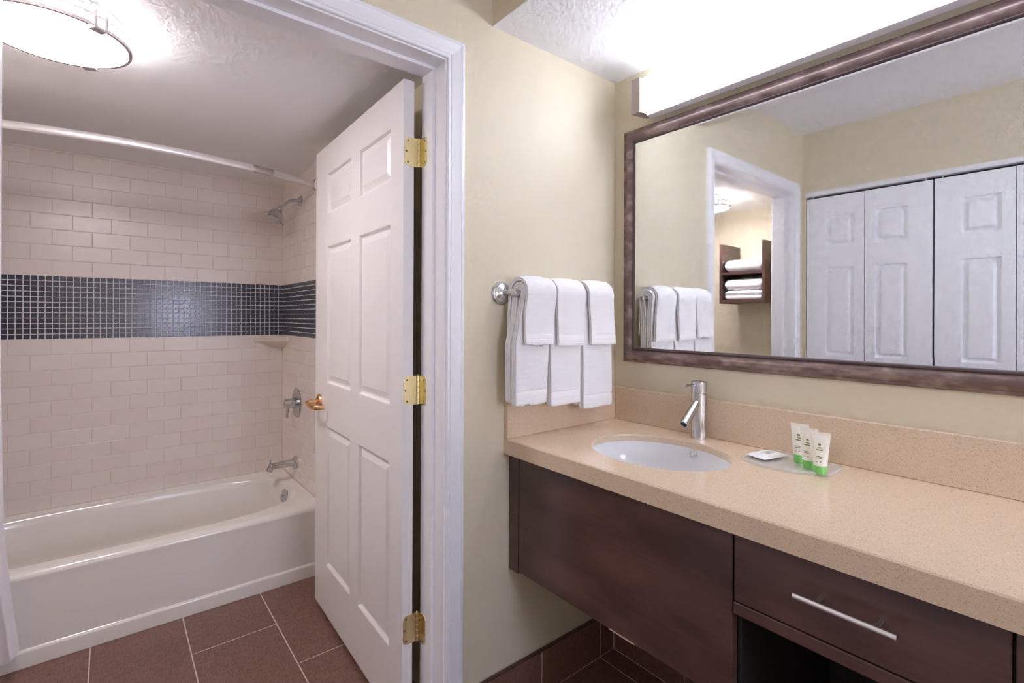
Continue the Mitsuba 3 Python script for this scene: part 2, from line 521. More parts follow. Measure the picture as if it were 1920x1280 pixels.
# ---- tiled baseboards
B = struct('baseboard_back', 'dark brown tile baseboard under the towel wall', 'baseboard')
put(B, cbox(0.832, XM - 0.011, YW - 0.0108, YW, 0.0, 0.150), FLOORG)
for a, b in ((0.832, 1.1626), (1.1626, 1.4674), (1.4674, XM - 0.012)):
    part(B, 'tile', cbox(a + 0.0015, b - 0.0015, YW - 0.012, YW - 0.002, 0.003, 0.149, 0.001), FLOORT)
part(B, 'cap_strip', sweep([(0.832, YW - 0.006, 0.152), (XM - 0.009, YW - 0.006, 0.152)], 0.006), WOOD, 40)
B = struct('baseboard_right', 'dark brown tile baseboard under the vanity at the mirror wall', 'baseboard')
put(B, cbox(XM - 0.0108, XM, YE, YW - 0.0112, 0.0, 0.150), FLOORG)
yb = YW - 0.013
while yb > YE + 0.02:
    y0 = max(yb - 0.3048, YE + 0.002)
    part(B, 'tile', cbox(XM - 0.012, XM - 0.002, y0 + 0.0015, yb - 0.0015, 0.003, 0.149, 0.001), FLOORT)
    yb = y0
part(B, 'cap_strip', sweep([(XM - 0.006, YE + 0.002, 0.152), (XM - 0.006, YW - 0.012, 0.152)], 0.006), WOOD, 40)

# ---- door jamb and casing
TR = struct('trim_1', 'white moulded casing and jamb around the open bathroom doorway', 'door casing')
YSTEP = 1.315
STEP = 0.010
# jamb: back part proud, front part set back by a step
part(TR, 'jamb', cat(cbox(XJ, XJ + 0.03, YSTEP, YB, 0, ZT, 0.001), cbox(XJ + STEP, XJ + 0.03, YW - 0.002, YSTEP, 0, ZT + STEP)), TRIM, label='hinge-side jamb')
part(TR, 'jamb', cat(cbox(XLJ - 0.03, XLJ, YSTEP, YB, 0, ZT, 0.001), cbox(XLJ - 0.03, XLJ - STEP, YW - 0.002, YSTEP, 0, ZT + STEP)), TRIM, label='latch-side jamb')
part(TR, 'head_jamb', cat(cbox(XLJ - 0.03, XJ + 0.03, YSTEP, YB, ZT, ZT + 0.03, 0.001), cbox(XLJ - 0.03, XJ + 0.03, YW - 0.002, YSTEP, ZT + STEP, ZT + 0.03)), TRIM)
CW = 0.0575
prof = [(0.0, 0.0), (0.0, 0.010), (0.002, 0.0118), (0.006, 0.012), (0.008, 0.0105), (0.010, 0.0105), (0.012, 0.0125), (0.022, 0.0135), (0.034, 0.0150), (0.042, 0.0170),
        (0.044, 0.0172), (0.0455, 0.0155), (0.047, 0.0172), (0.053, 0.0172), (0.0565, 0.0160), (CW, 0.0130), (CW, 0.0)]


def casing(y_face, sgn):
    """mitred U of casing; profile coordinate w from the inner edge outwards, depth out of the wall"""
    xi0, xi1, zi = XLJ - STEP - 0.005, XJ + STEP + 0.005, ZT + STEP + 0.005
    def strip(fn0, fn1):
        A = np.array([fn0(w, d) for w, d in prof]); Bq = np.array([fn1(w, d) for w, d in prof])
        return loft([A, Bq])
    y = lambda d: y_face + sgn * d
    right = strip(lambda w, d: (xi1 + w, y(d), 0.0), lambda w, d: (xi1 + w, y(d), zi + w))
    left = strip(lambda w, d: (xi0 - w, y(d), 0.0), lambda w, d: (xi0 - w, y(d), zi + w))
    head = strip(lambda w, d: (xi0 - w, y(d), zi + w), lambda w, d: (xi1 + w, y(d), zi + w))
    return right, left, head


for nm, m in zip(('casing_leg', 'casing_leg', 'casing_head'), casing(YW, -1)):
    part(TR, nm, m, TRIM, 30)
for nm, m in zip(('back_casing_leg', 'back_casing_leg', 'back_casing_head'), casing(YB, 1)):
    part(TR, nm, m, TRIM, 30)


# ---- panelled doors
def ring_panel(u0, u1, v0, v1, rings, nsign, n0):
    R = []
    for ins, dep in rings:
        n = n0 + nsign * dep
        R.append([(u0 + ins, n, v0 + ins), (u1 - ins, n, v0 + ins), (u1 - ins, n, v1 - ins), (u0 + ins, n, v1 - ins)])
    m = loft(R, cap0=False, cap1=True)
    c = m.face_normals[-1]
    if c[1] * nsign > 0:
        m.invert()
    return m


RINGS = [(0, 0), (0.003, 0.0015), (0.007, 0.0110), (0.012, 0.0120), (0.034, 0.004), (0.036, 0.003)]


def door_face(w, h, panels, n, flip):
    poly = sbox(0, 0, w, h)
    for q in panels:
        poly = poly.difference(sbox(*q))
    v, f = trimesh.creation.triangulate_polygon(poly, engine='earcut')
    m = trimesh.Trimesh(np.column_stack([v[:, 0], np.full(len(v), n), v[:, 1]]), f, process=False)
    if (m.face_normals[0, 1] > 0) != flip:
        m.invert()
    return m


def door_meshes(w, h, t, panels, rings=RINGS):
    """local: u along the door, y from 0 (front) to t (back), z up.  panels: (u0, v0, u1, v1)"""
    sides = trimesh.creation.box(bounds=[[0, 0, 0], [w, t, h]])
    keep = np.abs(sides.face_normals[:, 1]) < 0.5
    sides.update_faces(keep)
    slab = cat(door_face(w, h, panels, 0, False), door_face(w, h, panels, t, True), sides)
    ps = [cat(ring_panel(q[0], q[2], q[1], q[3], rings, 1, 0), ring_panel(q[0], q[2], q[1], q[3], rings, -1, t)) for q in panels]
    return slab, ps


D = struct('door_1', 'white six-panel bathroom door standing open on brass hinges', 'door')
DW, DH, DT = 0.914, 2.018, 0.035
A0 = math.radians(-1.7)
# door local u -> along +y, local y (front to back) -> +x
DM = np.eye(4)
DM[:3, 0] = [math.sin(-A0), math.cos(A0), 0]
DM[:3, 1] = [math.cos(A0), math.sin(A0), 0]
DM[:3, 2] = [0, 0, 1]
DM[:3, 3] = [0.704, 1.391, 0.0194]


def D_(m):
    m = moved(m, DM)
    m.invert()          # the frame is left-handed
    return m


zz = [(0.213, 0.812), (0.996, 1.582), (1.722, 1.895)]
dp = [(a, v0, b, v1) for v0, v1 in zz for a, b in ((0.098, 0.375), (0.463, 0.748 + 0.018))]
dp = [(a, v0, b, v1) for v0, v1 in zz for a, b in ((0.096, 0.378), (0.462, 0.752))]
slab, pans = door_meshes(DW, DH, DT, dp)
part(D, 'stiles_and_rails', D_(slab), DOORP)
for m in pans:
    part(D, 'panel', D_(m), DOORP)
for zh in (1.796, 1.053, 0.310):
    hk = numbered(f'{D}__hinge')
    H2 = 0.0445
    rr = sbox(0.004, -H2, DT + 0.006, H2).union(sbox(0.014, -H2, DT + 0.006, H2))
    leafp = Polygon([(0.016, -H2), (DT + 0.012, -H2), (DT + 0.012, H2), (0.016, H2), (0.009, H2 - 0.002), (0.005, H2 - 0.006), (0.003, H2 - 0.013), (0.003, -H2 + 0.013), (0.005, -H2 + 0.006), (0.009, -H2 + 0.002)])
    lm = prism(leafp, 0, 0.002)
    # (thickness coordinate, z) on the hinge edge of the door, standing proud of it towards -u
    lm.apply_transform(np.array([[0, 0, -1, 0.0003], [1, 0, 0, 0], [0, 1, 0, zh], [0, 0, 0, 1.0]]))
    lm.fix_normals()
    knuckles = [lathe([(0, -0.0088), (0.0062, -0.0088), (0.0067, -0.0082), (0.0067, 0.0082), (0.0062, 0.0088), (0, 0.0088)], (-0.001, DT + 0.0155, zh - 0.0356 + 0.0178 * i), n=18) for i in range(5)]
    pin = lathe([(0, 0), (0.004, 0.0), (0.0045, 0.002), (0.002, 0.005), (0, 0.0055)], (-0.001, DT + 0.0155, zh + H2), n=14)
    put(hk, cat(D_(lm), *[D_(k) for k in knuckles], D_(pin)), BRASS, 30)
    labels[hk] = {'label': 'brass butt hinge'}
    jl = prism(Polygon([(YB + 0.004, -H2), (YB - 0.024, -H2), (YB - 0.031, -H2 + 0.004), (YB - 0.034, -H2 + 0.012), (YB - 0.034, H2 - 0.012), (YB - 0.031, H2 - 0.004), (YB - 0.024, H2), (YB + 0.004, H2)]), 0, 0.002)
    jl.apply_transform(np.array([[0, 0, -1, XJ + 0.0003], [1, 0, 0, 0], [0, 1, 0, zh + 0.0194], [0, 0, 0, 1.0]]))
    jl.fix_normals()
    part(hk, 'jamb_leaf', jl, BRASS)
    for tx, dz in ((0.014, 0.033), (0.0085, 0.0), (0.014, -0.033)):
        part(hk, 'screw', D_(lathe([(0, 0), (0.0032, 0), (0.0028, 0.0012), (0, 0.0014)], (-0.0016, tx, zh + dz), (-1, 0, 0), 12)), BRASSD)
    for ty, dz in ((-0.022, 0.033), (-0.028, 0.0), (-0.022, -0.033)):
        part(hk, 'screw', lathe([(0, 0), (0.0032, 0), (0.0028, 0.0012), (0, 0.0014)], (XJ - 0.0016, YB + ty, zh + 0.0194 + dz), (-1, 0, 0), 12), BRASSD)
HS, HZ = 0.846, 0.905
hk = numbered(f'{D}__handle')
labels[hk] = {'label': 'copper-coloured lever handle'}
path = smooth_path([(HS, -0.010, HZ), (HS, -0.040, HZ), (HS - 0.006, -0.056, HZ), (HS - 0.030, -0.062, HZ - 0.002), (HS - 0.075, -0.062, HZ - 0.006), (HS - 0.105, -0.055, HZ - 0.008), (HS - 0.118, -0.040, HZ - 0.008), (HS - 0.120, -0.018, HZ - 0.008)], 42)
rad = np.interp(np.linspace(0, 1, len(path)), [0, 0.25, 0.45, 1], [0.010, 0.010, 0.0055, 0.0045])
rz = np.interp(np.linspace(0, 1, len(path)), [0, 0.25, 0.45, 1], [0.010, 0.010, 0.0105, 0.0095])
put(hk, D_(sweep(path, rad, 16, rz)), COPPER, 40)
part(hk, 'rosette', D_(lathe([(0, 0), (0.033, 0), (0.033, 0.004), (0.030, 0.009), (0.020, 0.012), (0.014, 0.018), (0, 0.018)], (HS, 0, HZ), (0, -1, 0))), COPPER, 35)
part(hk, 'rosette', D_(lathe([(0, 0), (0.033, 0), (0.033, 0.004), (0.030, 0.009), (0.020, 0.012), (0.014, 0.018), (0, 0.018)], (HS, DT, HZ), (0, 1, 0))), COPPER, 35)
lp = path.copy(); lp[:, 1] = DT - lp[:, 1] * 0.85
part(hk, 'inner_lever', D_(sweep(lp, rad, 16, rz)), COPPER, 40)

# ---- bifold closet doors (seen in the mirror)
LEAFW, LT = 0.3030, 0.032
RB = [(0, 0), (0.0015, 0.004), (0.006, 0.0135), (0.011, 0.0145), (0.030, 0.004), (0.032, 0.0)]


def bifold(y_start, label, nm):
    """two leaves running towards -y from y_start, the front faces +x"""
    K = struct(nm, label, 'closet door')
    for j in range(2):
        ya = y_start - j * (LEAFW + 0.0032)
        o = (0.105, 0.255) if j == 0 else (0.0495, 0.1995)
        pp = [(o[0], v0, o[1], v1) for v0, v1 in ((0.22, 0.80), (0.985, 1.590), (1.715, 1.905))]
        sl, ps = door_meshes(LEAFW, 2.022, LT, pp, RB)
        Q = np.eye(4)
        Q[:3, 0], Q[:3, 1], Q[:3, 3] = [0, -1, 0], [-1, 0, 0], [XCL - 0.012, ya, 0.02]

        def q_(m):
            m = moved(m, Q); m.invert(); return m
        lk = numbered(f'{K}__leaf')
        put(lk, q_(sl), CLOSETP)
        for m in ps:
            part(lk, 'panel', q_(m), CLOSETP)
        part(lk, 'pivot_pin', lathe([(0, 0), (0.004, 0), (0.004, 0.028), (0, 0.028)], (XCL - 0.028, ya - (0.03 if j == 0 else LEAFW - 0.03), 2.040), n=10), STEEL)
    return K


bifold(1.2395, 'white bifold closet door with panels, nearest the doorway in the mirror', 'door_2')
bifold(0.6215, 'white bifold closet door with panels, at the right edge of the mirror', 'door_3')
TK = struct('trim_2', 'white head track above the bifold closet doors in the mirror', 'door track')
put(TK, cat(cbox(XCL - 0.055, XCL + 0.004, CY0 - 0.0, CY1, CZ - 0.028, CZ - 0.0005, 0.002)), TRIM)

# ================================================================ VANITY
K = thing('countertop', 'beige speckled quartz vanity countertop with an oval sink cut-out and backsplash', 'countertop')
SX, SY, SA, SB = 1.2705, 0.8639, 0.2119, 0.1715
ell = Polygon([(SX + SB * math.cos(t), SY + SA * math.sin(t)) for t in np.linspace(0, 2 * PI, 96, endpoint=False)])
YR = -0.25
ZU = ZC - 0.021
part(K, 'slab', eased_prism(sbox(XCF, YR, XM - 0.0005, YW - 0.0005).difference(ell), ZU, ZC, 0.003), QUARTZ)
part(K, 'front_edge', cbox(XCF, XCF + 0.022, YR, YW - 0.0005, 0.859, ZU), QUARTZ)
part(K, 'backsplash', cbox(XM - 0.020, XM - 0.0005, YR, YW - 0.0205, ZC + 0.0003, 1.033, 0.002), QUARTZ)
part(K, 'side_splash', cbox(XCF + 0.002, XM - 0.0005, YW - 0.020, YW - 0.0005, ZC + 0.0003, 1.033, 0.002), QUARTZ)

S = thing('sink', 'white oval undermount sink set in the beige countertop', 'sink')
nt = 64
th = np.linspace(0, 2 * PI, nt, endpoint=False)
ZSK = ZU - 0.0006
rings = [[(SX + SB * s * math.cos(t), SY + SA * s * math.sin(t), z) for t in th]
         for s, z in [(1.015 * math.cos(q) ** 0.5, ZSK - 0.150 * math.sin(q)) for q in np.linspace(0.0, 1.50, 22)]]
outer = [[(SX + SB * s * math.cos(t), SY + SA * s * math.sin(t), ZSK + z) for t in th] for s, z in [(0.05, -0.168), (0.6, -0.15), (0.98, -0.085), (1.05, -0.012), (1.12, -0.012), (1.12, 0.0)]]
bowl = loft(outer + rings, cap0=True, cap1=True)
part(S, 'bowl', bowl, SINKW, 40)
part(S, 'drain', lathe([(0, 0), (0.022, 0), (0.0225, 0.002), (0.017, 0.003), (0.015, 0.001), (0, 0.001)], (SX, SY, ZSK - 0.149)), CHROME, 30)
qa, tq = 0.085, -0.06
s_ = 1.015 * math.cos(qa) ** 0.5
op = np.array([SX + SB * s_ * math.cos(tq) - 0.001, SY + SA * s_ * math.sin(tq), ZSK - 0.150 * math.sin(qa)])
on_ = np.array([-math.cos(tq), -math.sin(tq) * SB / SA, 0.9]); on_ /= np.linalg.norm(on_)
part(S, 'overflow_ring', lathe([(0.0075, 0.001), (0.008, 0.0028), (0.0115, 0.0028), (0.0135, 0.0), (0.0135, -0.004), (0.0075, -0.004), (0.0075, 0.001)], op, on_, 28), CHROME, 30)
part(S, 'overflow_hole', lathe([(0, 0.0), (0.008, 0.0), (0.008, 0.0008), (0, 0.0008)], op, on_, 20), NICKEL)

Fc = thing('faucet', 'chrome single-hole faucet with a slanted spout behind the oval sink', 'faucet')
fx, fy, fr = 1.506, 0.868, 0.0245
part(Fc, 'body', lathe([(0, 0), (fr + 0.001, 0), (fr + 0.001, 0.003), (fr, 0.004), (fr, 0.1455), (fr - 0.0012, 0.147), (0, 0.147)], (fx, fy, ZC), n=56), CHROME, 30)
part(Fc, 'handle_cap', lathe([(0, 0), (fr - 0.0012, 0), (fr, 0.0015), (fr, 0.036), (fr - 0.001, 0.0385), (fr - 0.004, 0.0395), (0, 0.040)], (fx, fy, ZC + 0.1475), n=56), CHROME, 30)
sd = np.array([-0.80, -0.02, -0.60]); sd /= np.linalg.norm(sd)
part(Fc, 'spout', lathe([(0, -0.002), (0.0135, -0.002), (0.0135, 0.116), (0.0128, 0.1175), (0.0105, 0.1175), (0.0105, 0.112), (0, 0.112)], (fx, fy, ZC + 0.128), sd, 36), CHROME, 30)
part(Fc, 'aerator', lathe([(0, 0.1122), (0.0104, 0.1122), (0.0104, 0.1135), (0, 0.1135)], (fx, fy, ZC + 0.128), sd, 24), BLACK)
part(Fc, 'lever_pin', sweep([(fx - 0.018, fy, ZC + 0.1755), (fx - 0.076, fy - 0.002, ZC + 0.1785)], 0.0038, 14), CHROME, 40)
part(Fc, 'lever_tip', lathe([(0, -0.002), (0.0048, -0.002), (0.0052, 0.0), (0.0052, 0.006), (0.0044, 0.008), (0, 0.0085)], (fx - 0.074, fy - 0.002, ZC + 0.1785), (-1, -0.03, 0.05), 20), CHROME, 35)

V = thing('vanity_cabinet', 'dark espresso floating vanity cabinet under the beige countertop with one drawer', 'vanity cabinet')
XP = 1.0177
part(V, 'end_filler', cbox(XP + 0.003, XP + 0.023, 1.2105, YW - 0.001, 0.480, 0.8585, 0.0015), WOOD)
part(V, 'sink_panel', cbox(XP, XP + 0.020, 0.5105, 1.2045, 0.4885, 0.8560, 0.0015), WOOD, label='wide blank panel in front of the sink')
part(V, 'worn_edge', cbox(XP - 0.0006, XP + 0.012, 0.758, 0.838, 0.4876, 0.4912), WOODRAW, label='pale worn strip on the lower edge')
dk = numbered(f'{V}__drawer')
put(dk, cbox(XP, XP + 0.020, 0.0975, 0.5065, 0.7125, 0.8560, 0.0015), WOOD)
labels[dk] = {'label': 'drawer front'}
hx = XP - 0.035
part(dk, 'handle', cat(sweep([(hx, 0.379, 0.791), (hx, 0.2235, 0.791)], 0.0055, 18), sweep([(XP + 0.001, 0.3425, 0.791), (hx, 0.3425, 0.791)], 0.0042, 14), sweep([(XP + 0.001, 0.2520, 0.791), (hx, 0.2520, 0.791)], 0.0042, 14)), STEEL, 40, label='brushed steel bar handle')
part(V, 'rail', cbox(XP - 0.001, XP + 0.022, 0.0930, 0.5085, 0.684, 0.7095, 0.002), WOOD)
part(V, 'side_panel', cbox(XP + 0.021, XM - 0.002, 0.5105, 0.5285, 0.4885, 0.8585, 0.001), WOOD)
part(V, 'partition', cbox(XP + 0.021, XM - 0.002, 0.500, 0.5085, 0.0, 0.8585, 0.001), INNER_SHADE)
part(V, 'back_board', cbox(XM - 0.020, XM - 0.0145, 0.095, 0.498, 0.155, 0.8585), INNER_SHADE)
part(V, 'drawer_box', cbox(XP + 0.022, XM - 0.05, 0.12, 0.485, 0.716, 0.850), INNER_SHADE)
part(V, 'cabinet_door', cbox(XP, XP + 0.020, -0.245, 0.0935, 0.10, 0.8560, 0.0015), WOOD, label='cabinet door right of the drawer')
part(V, 'carcass', cbox(XP + 0.021, XM - 0.016, -0.245, 0.0915, 0.10, 0.8585, 0.001), WOOD)
part(V, 'plinth', cbox(XP + 0.06, XM - 0.016, -0.245, 0.0915, 0.0, 0.10), WOOD)

# ---- mirror
Mi = thing('mirror', 'large wall mirror in a distressed bronze frame above the vanity', 'mirror')
MY0, MY1, MZ0, MZ1, FW = 0.0595, 1.2060, 1.1338, 2.0130, 0.056
gx = 1.5400
gy0, gy1, gz0, gz1 = MY0 + FW - 0.002, MY1 - FW + 0.002, MZ0 + FW - 0.002, MZ1 - FW + 0.002
bw = 0.026
Gv = [(gx, gy0 + bw, gz0 + bw), (gx, gy1 - bw, gz0 + bw), (gx, gy1 - bw, gz1 - bw), (gx, gy0 + bw, gz1 - bw)]
Go = [(gx + 0.0005, gy0, gz0), (gx + 0.0005, gy1, gz0), (gx + 0.0005, gy1, gz1), (gx + 0.0005, gy0, gz1)]
gf = [(0, 2, 1), (0, 3, 2)]
for j in range(4):
    k = (j + 1) % 4
    gf += [(4 + j, k, 4 + k), (4 + j, j, k)]
gm = trimesh.Trimesh(Gv + Go, gf, process=False)
part(Mi, 'glass', gm, MIRRORM, label='bevelled mirror glass')
fp = [(0.0, 0.0), (0.0, 0.012), (0.004, 0.0165), (0.008, 0.0175), (0.010, 0.0165), (0.013, 0.019), (0.020, 0.0245), (0.028, 0.0262), (0.036, 0.0245), (0.043, 0.0185), (0.046, 0.0165)]
fl = [(0.046, 0.0155), (0.0475, 0.0195), (0.050, 0.0205), (0.053, 0.0195), (0.056, 0.0165), (0.056, 0.0)]


def frame_side(pr_, k):
    """side k of the mitred frame, w from the outer edge inwards, d out from the wall"""
    def corner(j, w, d):
        y = (MY0 + w) if j in (0, 3) else (MY1 - w)
        z = (MZ0 + w) if j in (0, 1) else (MZ1 - w)
        return (XM - 0.0005 - d, y, z)
    m = loft([[corner(k, w, d) for w, d in pr_], [corner((k + 1) % 4, w, d) for w, d in pr_]])
    return m


fk = numbered(f'{Mi}__frame')
put(fk, cat(*[frame_side(fp + [(0.046, 0.0)], k) for k in range(4)]), BRONZE, 35)
part(fk, 'inner_lip', cat(*[frame_side([(0.046, 0.0)] + fl, k) for k in range(4)]), BRONZED, 35, label='dark inner lip')

# ---- vanity light
L = thing('vanity_light', 'long white fluorescent box light on the wall above the mirror', 'light fixture')
LY0, LY1, LX, LZ0, LZ1 = -0.112, 1.107, 1.457, 2.030, 2.153
part(L, 'back_plate', cbox(XM - 0.022, XM - 0.0005, LY0 + 0.003, LY1 - 0.003, LZ0 + 0.010, LZ1 - 0.004), TRIM)
for a, b in ((LY1 - 0.0355, LY1), (LY0, LY0 + 0.0355)):
    pp = Polygon([(LX, LZ0), (LX, LZ1), (XM - 0.001, LZ1), (XM - 0.001, LZ0 + 0.011)])
    m = prism(pp, a, b)
    m.apply_transform(np.array([[1, 0, 0, 0], [0, 0, 1, 0], [0, 1, 0, 0], [0, 0, 0, 1.0]]))
    m.invert()
    part(L, 'end_cap', m, CAPM, label='taupe metal end cap')
part(L, 'bottom_tray', cbox(LX + 0.040, XM - 0.0225, LY0 + 0.036, LY1 - 0.036, LZ0 - 0.004, LZ0 + 0.0025, 0.001), TRIM)
# wrap-around acrylic lens
lens = [(LX + 0.044, LZ0 + 0.003), (LX + 0.016, LZ0 + 0.0035), (LX + 0.006, LZ0 + 0.006), (LX + 0.0022, LZ0 + 0.014), (LX + 0.0015, LZ0 + 0.03), (LX + 0.0015, LZ1 - 0.014), (LX + 0.005, LZ1 - 0.005), (LX + 0.016, LZ1 - 0.002), (XM - 0.022, LZ1 - 0.002)]
nl = len(lens)
m = trimesh.Trimesh([(x, LY0 + 0.036, z) for x, z in lens] + [(x, LY1 - 0.036, z) for x, z in lens],
                    [t for q in range(nl - 1) for t in ((q, nl + q, q + 1), (q + 1, nl + q, nl + q + 1))], process=False)
if m.face_normals[9][0] > 0:
    m.invert()
part(L, 'lens', m, LAMPOFF, label='glowing white acrylic lens', **emit(VANITY_LIGHT))

# ---- towel bar and towels
Tb = thing('towel_bar', 'chrome towel bar with round rosettes on the wall beside the mirror', 'towel bar')
BY, BZ, BX0, BX1 = YW - 0.072, 1.379, 0.985, 1.445
for k, bx in enumerate((BX0, BX1)):
    part(Tb, 'rosette', lathe([(0, 0), (0.0385, 0), (0.0385, 0.004), (0.036, 0.008), (0.031, 0.009), (0.030, 0.012), (0.022, 0.015), (0.013, 0.021), (0, 0.022)], (bx, YW - 0.0005, BZ), (0, -1, 0)), CHROME, 30)
    part(Tb, 'post', lathe([(0, 0.018), (0.009, 0.018), (0.0085, 0.035), (0.008, 0.054), (0.012, 0.058), (0.0135, 0.066), (0.0135, 0.078), (0.011, 0.084), (0, 0.086)], (bx, YW, BZ), (0, -1, 0), 28), CHROME, 35)
part(Tb, 'bar', sweep([(BX0, BY, BZ), (BX1, BY, BZ)], 0.008, 24), CHROME, 40)


def drape(x0, x1, z_front, z_back, r_in, t, flare, pinch, seed, slant=(0.0, 0.0), layers=2, hem=0.045, swing=0.0, nx=64):
    """a towel folded lengthwise and hung over the bar; returns (body, front hem band)"""
    rc = r_in + t / 2
    pts = []
    nb = 60
    for z in np.linspace(z_back, BZ, nb, endpoint=False):
        pts.append((rc - pinch * min(1.0, (BZ - z) / 0.07) ** 0.7, z, -1))
    for a in np.linspace(0, PI, 22):
        pts.append((rc * math.cos(a), BZ + rc * math.sin(a), 0))
    zf = np.concatenate([np.linspace(BZ, z_front + hem, int((BZ - z_front - hem) / 0.0021))[1:], np.linspace(z_front + hem, z_front, 22)[1:]])
    for z in zf:
        q = (BZ - z) / (BZ - z_front)
        pts.append((-rc + pinch * min(1.0, (BZ - z) / 0.07) ** 0.7 - flare * q ** 0.8, z, 1))
    P = np.array(pts)
    tan = np.gradient(P[:, :2], axis=0)
    tan /= np.linalg.norm(tan, axis=1, keepdims=True)
    nor = np.column_stack([tan[:, 1], -tan[:, 0]])
    # outward side: away from the bar
    out_ = np.sign((nor * (P[:, :2] - [0, BZ])).sum(1))
    nor = nor * np.where(np.abs(P[:, 2]) > 0, np.sign(nor[:, 0] * P[:, 0] + 1e-9), out_)[:, None]
    # cross-section loop (x fraction, normal offset)
    xs = np.linspace(0, 1, nx)
    loop = [(x, 0.5, 0.0) for x in xs]
    edge = []
    for l in range(layers):
        c = 0.5 - (l + 0.5) / layers
        for a in np.linspace(PI / 2, -PI / 2, 7)[(0 if l else 1):]:
            edge.append((1.0, c + math.sin(a) * 0.5 / layers * 0.98, math.cos(a)))
    loop += edge[:-1]
    loop += [(x, -0.5, 0.0) for x in xs[::-1]]
    edge2 = []
    for l in range(layers):
        c = -0.5 + (l + 0.5) / layers
        for a in np.linspace(-PI / 2, PI / 2, 7)[(0 if l else 1):]:
            edge2.append((0.0, c + math.sin(a) * 0.5 / layers * 0.98, -math.cos(a)))
    loop += edge2[:-1]
    loop = np.array(loop)
    S_ = np.concatenate([[0], np.cumsum(np.linalg.norm(np.diff(P[:, :2], axis=0), axis=1))])
    rings_ = []
    tot = S_[-1]
    for i in range(len(P)):
        y, z, fl_ = P[i]
        d_end = min(S_[i], tot - S_[i])
        tt = t * (1.0 if d_end > 0.004 else 0.55 + 0.45 * d_end / 0.004)
        dd = tot - S_[i]
        band = 1.0
        if abs(dd - hem) < 0.004:
            band = 0.86
        elif dd < hem:
            band = 0.97
        tt *= band
        q = max(0.0, (BZ - z) / (BZ - z_front))
        xa = x0 + slant[0] * min(1.0, q * 2.2) ** 1.3
        xb = x1 + slant[1] * q
        X = xa + (xb - xa) * loop[:, 0] + loop[:, 2] * t / layers * 0.5
        w = meshkit.fbm(np.column_stack([X * 13 + seed * 3.1, np.full(len(X), S_[i] * 7.0), np.full(len(X), seed * 1.7)]), 3, seed) - 0.5
        amp = 0.005 * min(1.0, max(0.0, abs(z - BZ) / 0.08)) if z < BZ else 0.0
        N = loop[:, 1] * tt + np.where(loop[:, 1] > -0.6, w * amp, 0)
        flat = (np.abs(loop[:, 2]) < 1e-6) & (loop[:, 1] > 0)
        if fl_ >= 0:
            if dd > hem + 0.006:
                A_, B_ = (X + S_[i]) * 2 * PI / 0.0115, (X - S_[i]) * 2 * PI / 0.0115
                N = N + np.where(flat, 0.0019 * np.sin(A_) * np.sin(B_), 0)
            elif dd < hem - 0.014:
                N = N + np.where(flat, 0.0008 * math.sin(dd * 2 * PI / 0.0065) + 0.0006 * np.sin(X * 2 * PI / 0.006), 0)
        wz = (meshkit.noise(np.column_stack([X * 30, np.full(len(X), seed * 5.3), np.full(len(X), 0.5)]), seed) - 0.5) * 0.008 * (1 if dd < 0.02 else 0)
        sag = 0.004 * np.sin(loop[:, 0] * PI) * (1 if z > BZ else 0)
        rings_.append(np.column_stack([X + swing * q * 0.5, BY + y + nor[i, 0] * N, z + nor[i, 1] * N + wz + sag]))
    split = int(np.argmin(np.abs((tot - S_) - hem)))
    body_ = loft(rings_[:split + 1], True, False)
    band_ = loft(rings_[split:], False, True)
    both = loft(rings_)
    vol = trimesh.Trimesh(np.vstack([r for r in rings_]), both.faces[:0], process=False)
    return body_, band_


LT_ = [('long white terry towel on the bar, leftmost, nearest the chrome rosette', 1.003, 1.114, 1.026, 1.036, 0.0, 3, (-0.033, -0.026)),
       ('long white terry towel on the bar, middle of the three', 1.126, 1.253, 1.012, 1.022, 0.0, 5, (-0.008, -0.005)),
       ('long white terry towel on the bar, rightmost, nearest the mirror', 1.280, 1.412, 0.986, 0.996, 0.0, 8, (-0.006, 0.004))]
for lab, a, b, zf_, zb_, _, sd_, sl_ in LT_:
    k = thing('bath_towel', lab, 'towel', 'long towels on the bar')
    bd, hm = drape(a, b, zf_, zb_, 0.0090, 0.026, 0.006, 0.0088, sd_, sl_, layers=3)
    part(k, 'cloth', bd, TOWEL, True)
    part(k, 'hem_band', hm, TOWELB, True)
ST_ = [('short white hand towel laid over the leftmost long towel', 0.9995, 1.117, 1.216, 1.235, 2, (-0.008, -0.014)),
       ('short white hand towel laid over the middle long towel', 1.1285, 1.254, 1.208, 1.23, 6, (0.004, -0.008)),
       ('short white hand towel laid over the rightmost long towel', 1.279, 1.402, 1.207, 1.23, 9, (0.012, 0.014))]
for lab, a, b, zf_, zb_, sd_, sl_ in ST_:
    k = thing('hand_towel', lab, 'towel', 'short towels on the bar')
    bd, hm = drape(a, b, zf_, zb_, 0.0385, 0.012, 0.006, 0.0065, sd_ + 20, sl_, hem=0.035)
    part(k, 'cloth', bd, TOWEL, True)
    part(k, 'hem_band', hm, TOWELB, True)
part('bath_towel', 'care_tag', cbox(1.000, 1.020, BY - 0.0345, BY - 0.0335, 1.027, 1.0315), TAG, label='small grey care tag')
part('hand_towel', 'care_tag', cbox(1.040, 1.056, BY - 0.0545, BY - 0.0535, 1.2105, 1.2150), TAG, label='small grey care tag')

